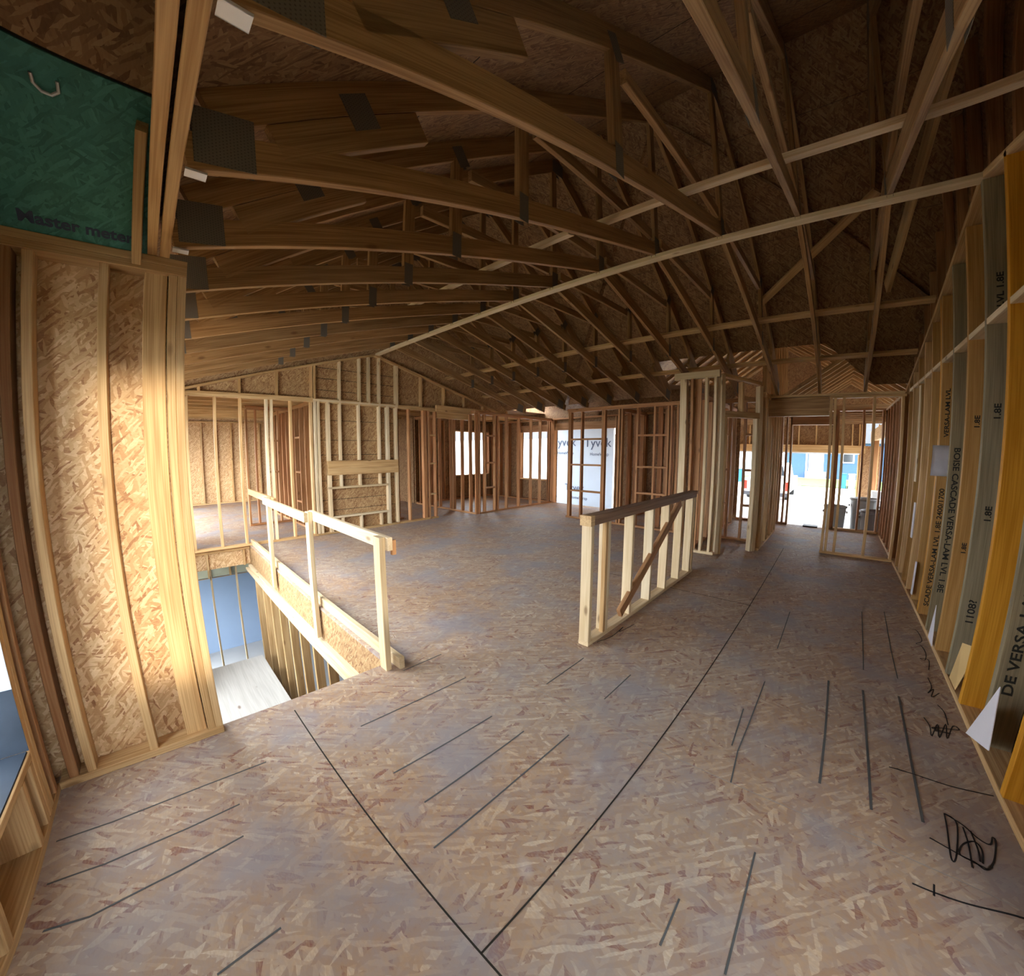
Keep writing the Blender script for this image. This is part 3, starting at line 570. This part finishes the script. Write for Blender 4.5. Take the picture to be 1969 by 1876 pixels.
slab('wall_bedroom_side', [recty(5.93, -13.6, -9.4, 0, 2.6)], M['osb_dy'], None, .012, (0, 1, 0))['kind'] = 'structure'

# ------------------------------------------------------------------ pantry corner and entry
pw = empty('pantry_wall', (-1.65, 5.95, 0), 'short pantry wall led by a tall fresh white stud', 'wall frame')
HP = 2.72
xst('top_plate', -2.14, -1.47, 5.95, HP - .05, W4, .10, M['white'], pw); xst('bottom_plate', -1.86, -1.46, 5.95, .02, W4, T2, M['white'], pw)
for x, mt in ((-2.0, 'white'), (-1.87, 'fir'), (-1.66, 'white'), (-1.53, 'white')): vst('stud', x, 5.95, T2, HP - .10, T2 if x > -1.95 else .10, W4, M[mt], pw)
vst('stud', -1.80, 6.02, T2, HP - .1, W4, T2, M['fir'], pw)
pd = empty('pantry_door_frame', (-1.25, 6.35, 0), 'angled pantry door frame with grey white jamb posts', 'door frame')
A, B = Vector((-1.47, 6.03, 0)), Vector((-1.04, 6.60, 0)); dn = (B - A).normalized(); nn = Vector((dn.y, -dn.x, 0))
def pst(name, p, z0, z1, w, d, mat): return board(name, p + Vector((0, 0, z0)), p + Vector((0, 0, z1)), w, d, M[mat], pd, dn)
pst('jamb', A, 0, 2.66, .07, W4, 'white'); pst('jamb', A + dn * .06, 0, 2.05, T2, W4, 'pine')
pst('jamb', B, 0, 2.54, .07, W4, 'white'); pst('jamb', B - dn * .06, 0, 2.05, T2, W4, 'white')
board('top_plate', A + Vector((0, 0, 2.66)), B + Vector((0, 0, 2.58)), W4, .05, M['pine'], pd, nn)
board('header', A + dn * .04 + Vector((0, 0, 2.09)), B - dn * .03 + Vector((0, 0, 2.09)), W4, .09, M['pine'], pd, nn)
pst('cripple_stud', A + dn * .36, 2.14, 2.58, T2, W4, 'pine')
wall_y('pantry side wall of closely set studs along the entry', -.985, 6.64, 8.6, [6.70, 6.82, 7.3, 7.5, 7.9, 8.25, 8.56], 'pine')
wall_x('pantry back wall with open studs and ladder blocks', 7.27, -1.83, -1.05, [-1.74, -1.60, -1.36, -1.08], 'fir', blocks=[(-1.34, -1.10, z) for z in (.62, 1.23, 1.84)] + [(-1.81, -1.62, z) for z in (.62, 1.23, 1.84)])
wall_y('pantry outer wall of studs behind the white post', -1.88, 6.05, 8.9, [6.2, 6.6, 6.95, 7.3, 7.7, 8.1, 8.5, 8.85], 'fir')
hd = empty('entry_header', (-.5, YF, H), 'deep timber header spanning the entry passage', 'header')
xst('header_ply', -1.0, -.10, YF + .02, 2.27, .10, .29, M['truss'], hd)
xst('top_plate', -1.0, .87, YF + .02, H - .02, .14, T2, M['pine'], hd)
wall_x('open stud partition right of the entry passage', YF + .02, -.10, .90, [-.075, -.02, .10, .50, .86], 'pine', z1=H - T2, dbl=False)
# entry wall to the garage
ew = empty('entry_wall', (-.4, YE, 0), 'dark framed wall between the entry and the garage', 'wall frame')
for x in (-1.12, -1.04, -.93, -.84, .03, .14, .50, .84): vst('stud', x, YE - .06, 0 if -1 < x < .1 else T2, 2.42, T2 + (.03 if x in (-1.04, .03) else 0), W6, M['fir'], ew)
xst('header', -.85, .02, YE - .06, 2.23, W6, .17, M['fir'], ew); xst('bottom_plate', .02, .87, YE - .06, .02, W6, T2, M['pine'], ew); xst('bottom_plate', -1.9, -.83, YE - .06, .02, W6, T2, M['fir'], ew); xst('top_plate', -1.9, .87, YE - .06, 2.44, W6, T2, M['fir'], ew)
sp = slab('entry_step', [rectz(.025, -.50, -.22, 9.55, 9.78)], M['steel'], None, .06, (0, 0, -1)); tag(sp, 'small black mat on the sill of the entry doorway', 'mat')

# ------------------------------------------------------------------ garage
GZ = -.48
gf = slab('floor_garage', [rectz(GZ, -4.6, 2.3, YE + .02, 15.2)], M['drive'], None, .1, (0, 0, -1)); tag(gf, kind='structure')
gh = slab('wall_garage', [recty(15.05, -4.4, .85, 1.84, 2.6), recty(15.05, -4.4, -3.85, GZ, 1.84), recty(15.05, .66, 1.3, GZ, 1.84), recty(15.05, -4.4, 2.2, 2.6, 5.2)], M['osb_dy'], None, .012, (0, 1, 0)); tag(gh, kind='structure')
xst('door_header', -4.3, .85, 14.98, 1.72, .12, .24, M['pine'], gh); xst('door_trim', -3.9, .7, 15.0, 1.585, .14, .05, M['white_p'], gh)
for x in span(-4.2, .9, .52): vst('cripple_stud', x, 14.98, 1.84, 2.5, T2, W4, M['pine'], gh)
for x in (.68, .74, 1.2, -3.9): vst('stud', x, 14.98, GZ, 2.5, T2, W4, M['pine'], gh)
gs = slab('wall_garage_side', [rectx(2.2, YE, 11.5, GZ, 2.7), rectx(2.2, 11.5, 14.5, 1.9, 2.7), rectx(2.2, 14.5, 15.05, GZ, 2.7)], M['osb_x'], None, .012, (1, 0, 0)); tag(gs, kind='structure')
for y in (9.8, 10.3, 10.8, 11.3, 14.6): vst('stud', 2.12, y, GZ, 2.6, W4, T2, M['pine'], gs)
gl = slab('wall_garage_left', [rectx(-4.45, YB, 12.3, GZ, 2.7), rectx(-4.45, 12.3, 13.4, 1.8, 2.7), rectx(-4.45, 13.4, 15.05, GZ, 2.7)], M['osb_x'], None, .012, (-1, 0, 0)); tag(gl, kind='structure')
slab('wall_garage_rear', [recty(YE + .02, -4.5, -1.92, GZ, 2.6), recty(YE + .02, -1.92, 2.3, GZ, -.03), recty(YE + .02, 1.06, 2.3, GZ, 2.6)], M['osb_dy'], None, .012, (0, 1, 0))['kind'] = 'structure'
tag(yst('garage_beam', 9.9, 14.9, 1.02, 2.12, .09, .32, M['pine'], None), 'pale beam running out through the garage on the right', 'beam')
tag(vst('garage_post', 1.02, 13.6, GZ, 1.96, .14, .14, M['fir'], None), 'timber post under the pale garage beam', 'post')
GX, GA, GE, GEZ = -1.45, 5.0, 2.25, 2.55
gsl = (GA - GEZ) / (GE - GX)
VY0, VY1 = 2 * PK_Y - ((GA - 2.69) / SL + .05) - .05, 2 * PK_Y - ((GEZ - 2.69) / SL + .05) - .05
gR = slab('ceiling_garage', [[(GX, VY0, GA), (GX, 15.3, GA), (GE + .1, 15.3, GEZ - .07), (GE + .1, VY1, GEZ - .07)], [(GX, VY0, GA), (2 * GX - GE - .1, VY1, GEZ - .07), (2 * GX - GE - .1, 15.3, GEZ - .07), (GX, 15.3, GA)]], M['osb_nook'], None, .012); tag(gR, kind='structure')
gn = 0
for y in [9.9 + .56 * k for k in range(9)]:
    gn += 1
    g = empty('garage_truss', (GX, y, GEZ), ['first','second','third','fourth','fifth','sixth','seventh','eighth','last'][gn - 1] + ' garage roof truss going from the entry wall toward the overhead door', 'roof truss', 'garage roof trusses')
    for s, q in ((1, GE - GX - .1), (-1, 2.9)): board('top_chord', (GX, y, GA - .07), (GX + s * q, y, GA - .07 - gsl * q), T2, W4, M['truss'], g, (0, 1, 0))
    xst('bottom_chord', GX - 2.9, GE - .1, y, GEZ - .02, T2, W4, M['truss'], g)
    vst('king_post', GX, y, GEZ, GA - .12, W4, T2, M['truss'], g)
    for s in (1, -1): board('web', (GX + s * .1, y, GEZ + .05), (GX + s * 1.8, y, GA - 1.3), T2, W4, M['truss'], g, (0, 1, 0))
for k, y in enumerate((7.5, 8.0, 8.5, 9.1)):
    g = empty('valley_rafter_pair', (GX, y, 3), ['first', 'second', 'third', 'fourth'][k] + ' rafter pair behind the entry header, counting inward to outward', 'rafter', 'rafters above the entry')
    for s, q in ((1, GE - GX), (-1, 1.2)): board('rafter', (GX, y, GA - .10), (GX + s * q, y, GA - .10 - gsl * q), T2, W6, M['truss'], g, (0, 1, 0))

def lathe(name, prof, mat, parent, loc, seg=28):
    bm = bmesh.new(); rings = []
    for r, z in prof: rings.append([bm.verts.new((r * math.cos(2 * math.pi * k / seg), r * math.sin(2 * math.pi * k / seg), z)) for k in range(seg)])
    for a, b in zip(rings, rings[1:]):
        for k in range(seg): bm.faces.new((a[k], a[(k + 1) % seg], b[(k + 1) % seg], b[k]))
    bm.faces.new(rings[0][::-1])
    for f in bm.faces: f.smooth = len(f.verts) == 4
    bmesh.ops.recalc_face_normals(bm, faces=bm.faces)
    return mesh_obj(name, bm, mat, parent, Matrix.Translation(loc))
def can(x, y, r, h, mat, label):
    t = empty('trash_can', (x, y, GZ), label, 'trash can', 'trash cans in the garage')
    lathe('body', [(r * .78, 0), (r * .80, .02), (r * .97, h - .03), (r * .97, h - .002), (r * .92, h - .002), (r * .74, .05), (.01, .045)], M[mat], t, (x, y, GZ))
    lathe('rim', [(r * .965, h - .05), (r * 1.06, h - .045), (r * 1.07, h - .005), (r * .99, h + .006), (r * .93, h), (r * .93, h - .02)], M[mat], t, (x, y, GZ))
    for s in (1, -1): board('handle', (x + s * r * 1.03, y - .09, GZ + h * .82), (x + s * r * 1.03, y + .09, GZ + h * .82), .035, .05, M[mat], t, (1, 0, 0))
can(.10, 11.3, .25, .80, 'bin_grey', 'grey trash can at the left, half hidden by a stud'); can(.72, 11.5, .31, 1.0, 'bin_grey', 'tallest light grey trash can behind the dark one'); can(.90, 10.5, .31, .83, 'bin_dark', 'dark trash can in front of the two grey ones')
bx = empty('storage_bin', (1.08, 12.5, GZ), 'white storage box standing behind the trash cans', 'box')
vst('body', 1.08, 12.5, GZ, .56, .3, .4, M['white_p'], bx); vst('lid', 1.08, 12.5, .56, .64, .33, .44, M['white_p'], bx)
tag(yst('dark_ledge', 11.0, 11.9, 1.72, .38, .7, .05, M['bin_dark'], None), 'dark bench ledge right of the trash cans', 'bench')

# ------------------------------------------------------------------ outdoors
gd = slab('ground', [rectz(-.62, -90, 90, 15.2, 120), rectz(-.62, -90, -4.6, YB + .3, 15.2)], M['drive'], None, .05, (0, 0, -1)); tag(gd, kind='structure')
gd2 = slab('ground_rear', [rectz(-.62, 2.3, 90, -20, 15.2), rectz(-2.9, -90, 2.3, -60, -.2), rectz(-2.9, 2.3, 90, -60, -20)], M['soil'], None, .05, (0, 0, -1)); tag(gd2, kind='structure')
lw = slab('lawn', [[(-30, 31.2, -.60), (-6.0, 31.2, -.60), (-6.0, 40.5, -.60), (-30, 40.5, -.60)], [(-3.4, 30.7, -.60), (20, 30.7, -.60), (20, 40.8, -.60), (-3.4, 40.8, -.60)]], M['grass'], None, .02); tag(lw, 'green front lawn across the pale street', 'lawn', None, 'stuff')
def prism(name, pts, y0, y1, mat, parent):
    return slab(name, [[(a, y0, b) for a, b in pts]], mat, parent, y1 - y0, (0, 1, 0))
hs = empty('house', (2, 42, -.6), 'blue sided house with a white door across the street', 'house')
prism('siding', [(-4.2, -.6), (10, -.6), (10, 2.6), (-4.2, 2.6)], 42, 50, M['siding'], hs); prism('roof', [(-4.8, 2.6), (10.6, 2.6), (3, 6.2)], 41.4, 50.5, M['roofing'], hs)
prism('door', [(-2.1, .0), (-.85, .0), (-.85, 2.3), (-2.1, 2.3)], 41.93, 41.99, M['white_p'], hs); prism('step', [(-2.3, -.6), (-.6, -.6), (-.6, 0), (-2.3, 0)], 40.9, 41.9, M['drive'], hs)
w_ = prism('window', [(.6, .85), (1.6, .85), (1.6, 2.0), (.6, 2.0)], 41.92, 41.99, M['white_p'], hs); prism('pane', [(.72, .95), (1.48, .95), (1.48, 1.9), (.72, 1.9)], 41.88, 41.915, M['glass'], w_)
prism('trim', [(-2.35, -.3), (-2.2, -.3), (-2.2, 2.5), (-2.35, 2.5)], 41.93, 41.99, M['white_p'], hs)
h2 = empty('house', (-12, 43, -.6), 'pale white house at the left end of the street', 'house')
prism('siding', [(-22, -.6), (-5.2, -.6), (-5.2, 3), (-22, 3)], 43, 50, M['white_p'], h2); prism('roof', [(-22.6, 3), (-4.6, 3), (-13.5, 7)], 42.5, 50.5, M['roofing'], h2)
def wheelie(x, y, mat, label):
    b = empty('wheeled_bin', (x, y, -.6), label, 'bin')
    vst('body', x, y, -.55, .32, .36, .42, M[mat], b); vst('lid', x, y, .33, .38, .42, .48, M[mat], b)
    for s in (1, -1): xst('wheel', x + s * .2 - .03, x + s * .2 + .03, y + .2, -.5, .18, .18, M['rubber'], b)
wheelie(.58, 30.2, 'bin_blue', 'bright blue wheeled bin on the kerb'); wheelie(1.08, 30.2, 'bin_grey', 'grey wheeled bin beside the blue one')
wheelie(-5.85, 30.6, 'bin_blue', 'blue bin on the lawn at the left'); 
vn = empty('pickup_truck', (-2.7, 20.5, -.6), 'white vehicle parked on the drive behind the door studs', 'vehicle')
prism('body', [(-3.7, -.25), (-1.75, -.25), (-1.75, .35), (-3.7, .35)], 20, 24.8, M['white_p'], vn); prism('cab', [(-3.55, .35), (-1.9, .35), (-2.05, 1.05), (-3.4, 1.05)], 21.6, 24, M['white_p'], vn)
prism('rear_window', [(-3.35, .45), (-2.1, .45), (-2.2, .92), (-3.25, .92)], 21.57, 21.6, M['glass'], vn); prism('bumper', [(-3.72, -.42), (-1.73, -.42), (-1.73, -.25), (-3.72, -.25)], 19.9, 20.1, M['steel'], vn)
for x in (-3.62, -1.83): prism('tail_light', [(x - .07, -.15), (x + .07, -.15), (x + .07, .25), (x - .07, .25)], 19.96, 19.999, M['red'], vn)
for x in (-3.55, -1.9):
    for y in (20.8, 23.8):
        bm = bmesh.new(); bmesh.ops.create_cone(bm, cap_ends=True, segments=24, radius1=.34, radius2=.34, depth=.2, matrix=Matrix.Translation((x, y, -.28)) @ Matrix.Rotation(math.pi / 2, 4, 'Y')); mesh_obj('wheel', bm, M['rubber'], vn)
tv = empty('wrapped_wall', (-8, 12, -.6), 'pale wrapped exterior wall outside the patio opening', 'wall')
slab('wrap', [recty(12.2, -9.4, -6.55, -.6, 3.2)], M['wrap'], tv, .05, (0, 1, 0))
for x, z in ((-9.25, 1.72), (-7.75, 1.68), (-8.6, .0)):
    mw = frame3((1, 0, 0), (0, 0, 1), (0, -1, 0), (x, 12.192, z)); lettering('Tyvek', .46 if z > 1 else .36, mw, M['wrap_ink'], tv, 'printed_word')
    mw = frame3((1, 0, 0), (0, 0, 1), (0, -1, 0), (x + .25, 12.192, z - .32)); lettering('HomeWrap', .16, mw, M['wrap_ink'], tv, 'printed_word')
pr = empty('added_shade_roof', (-7, 11, 2.4), 'added roof shading the wrapped wall outside the patio opening', 'roof')  # unseen roof added to shade the wrapped wall
xst('deck', -9.4, -4.2, 11.0, 2.75, 3.7, .04, M['osb_nook'], pr); xst('shade_beam', -9.4, -4.2, 12.7, 2.55, .14, .3, M['pine'], pr)
for k in range(8): yst('shade_joist', 9.2, 12.6, -9.2 + k * .7, 2.66, T2, W6, M['pine'], pr)
n2 = empty('house', (-22, 24, -.6), 'neighbouring house with a grey roof seen through the rear windows', 'house')
prism('siding', [(-34, -.6), (-15, -.6), (-15, 2.4), (-34, 2.4)], 21, 29, M['white_p'], n2); prism('roof', [(-34.6, 2.4), (-14.4, 2.4), (-24, 6.5)], 20.5, 29.5, M['roofing'], n2)
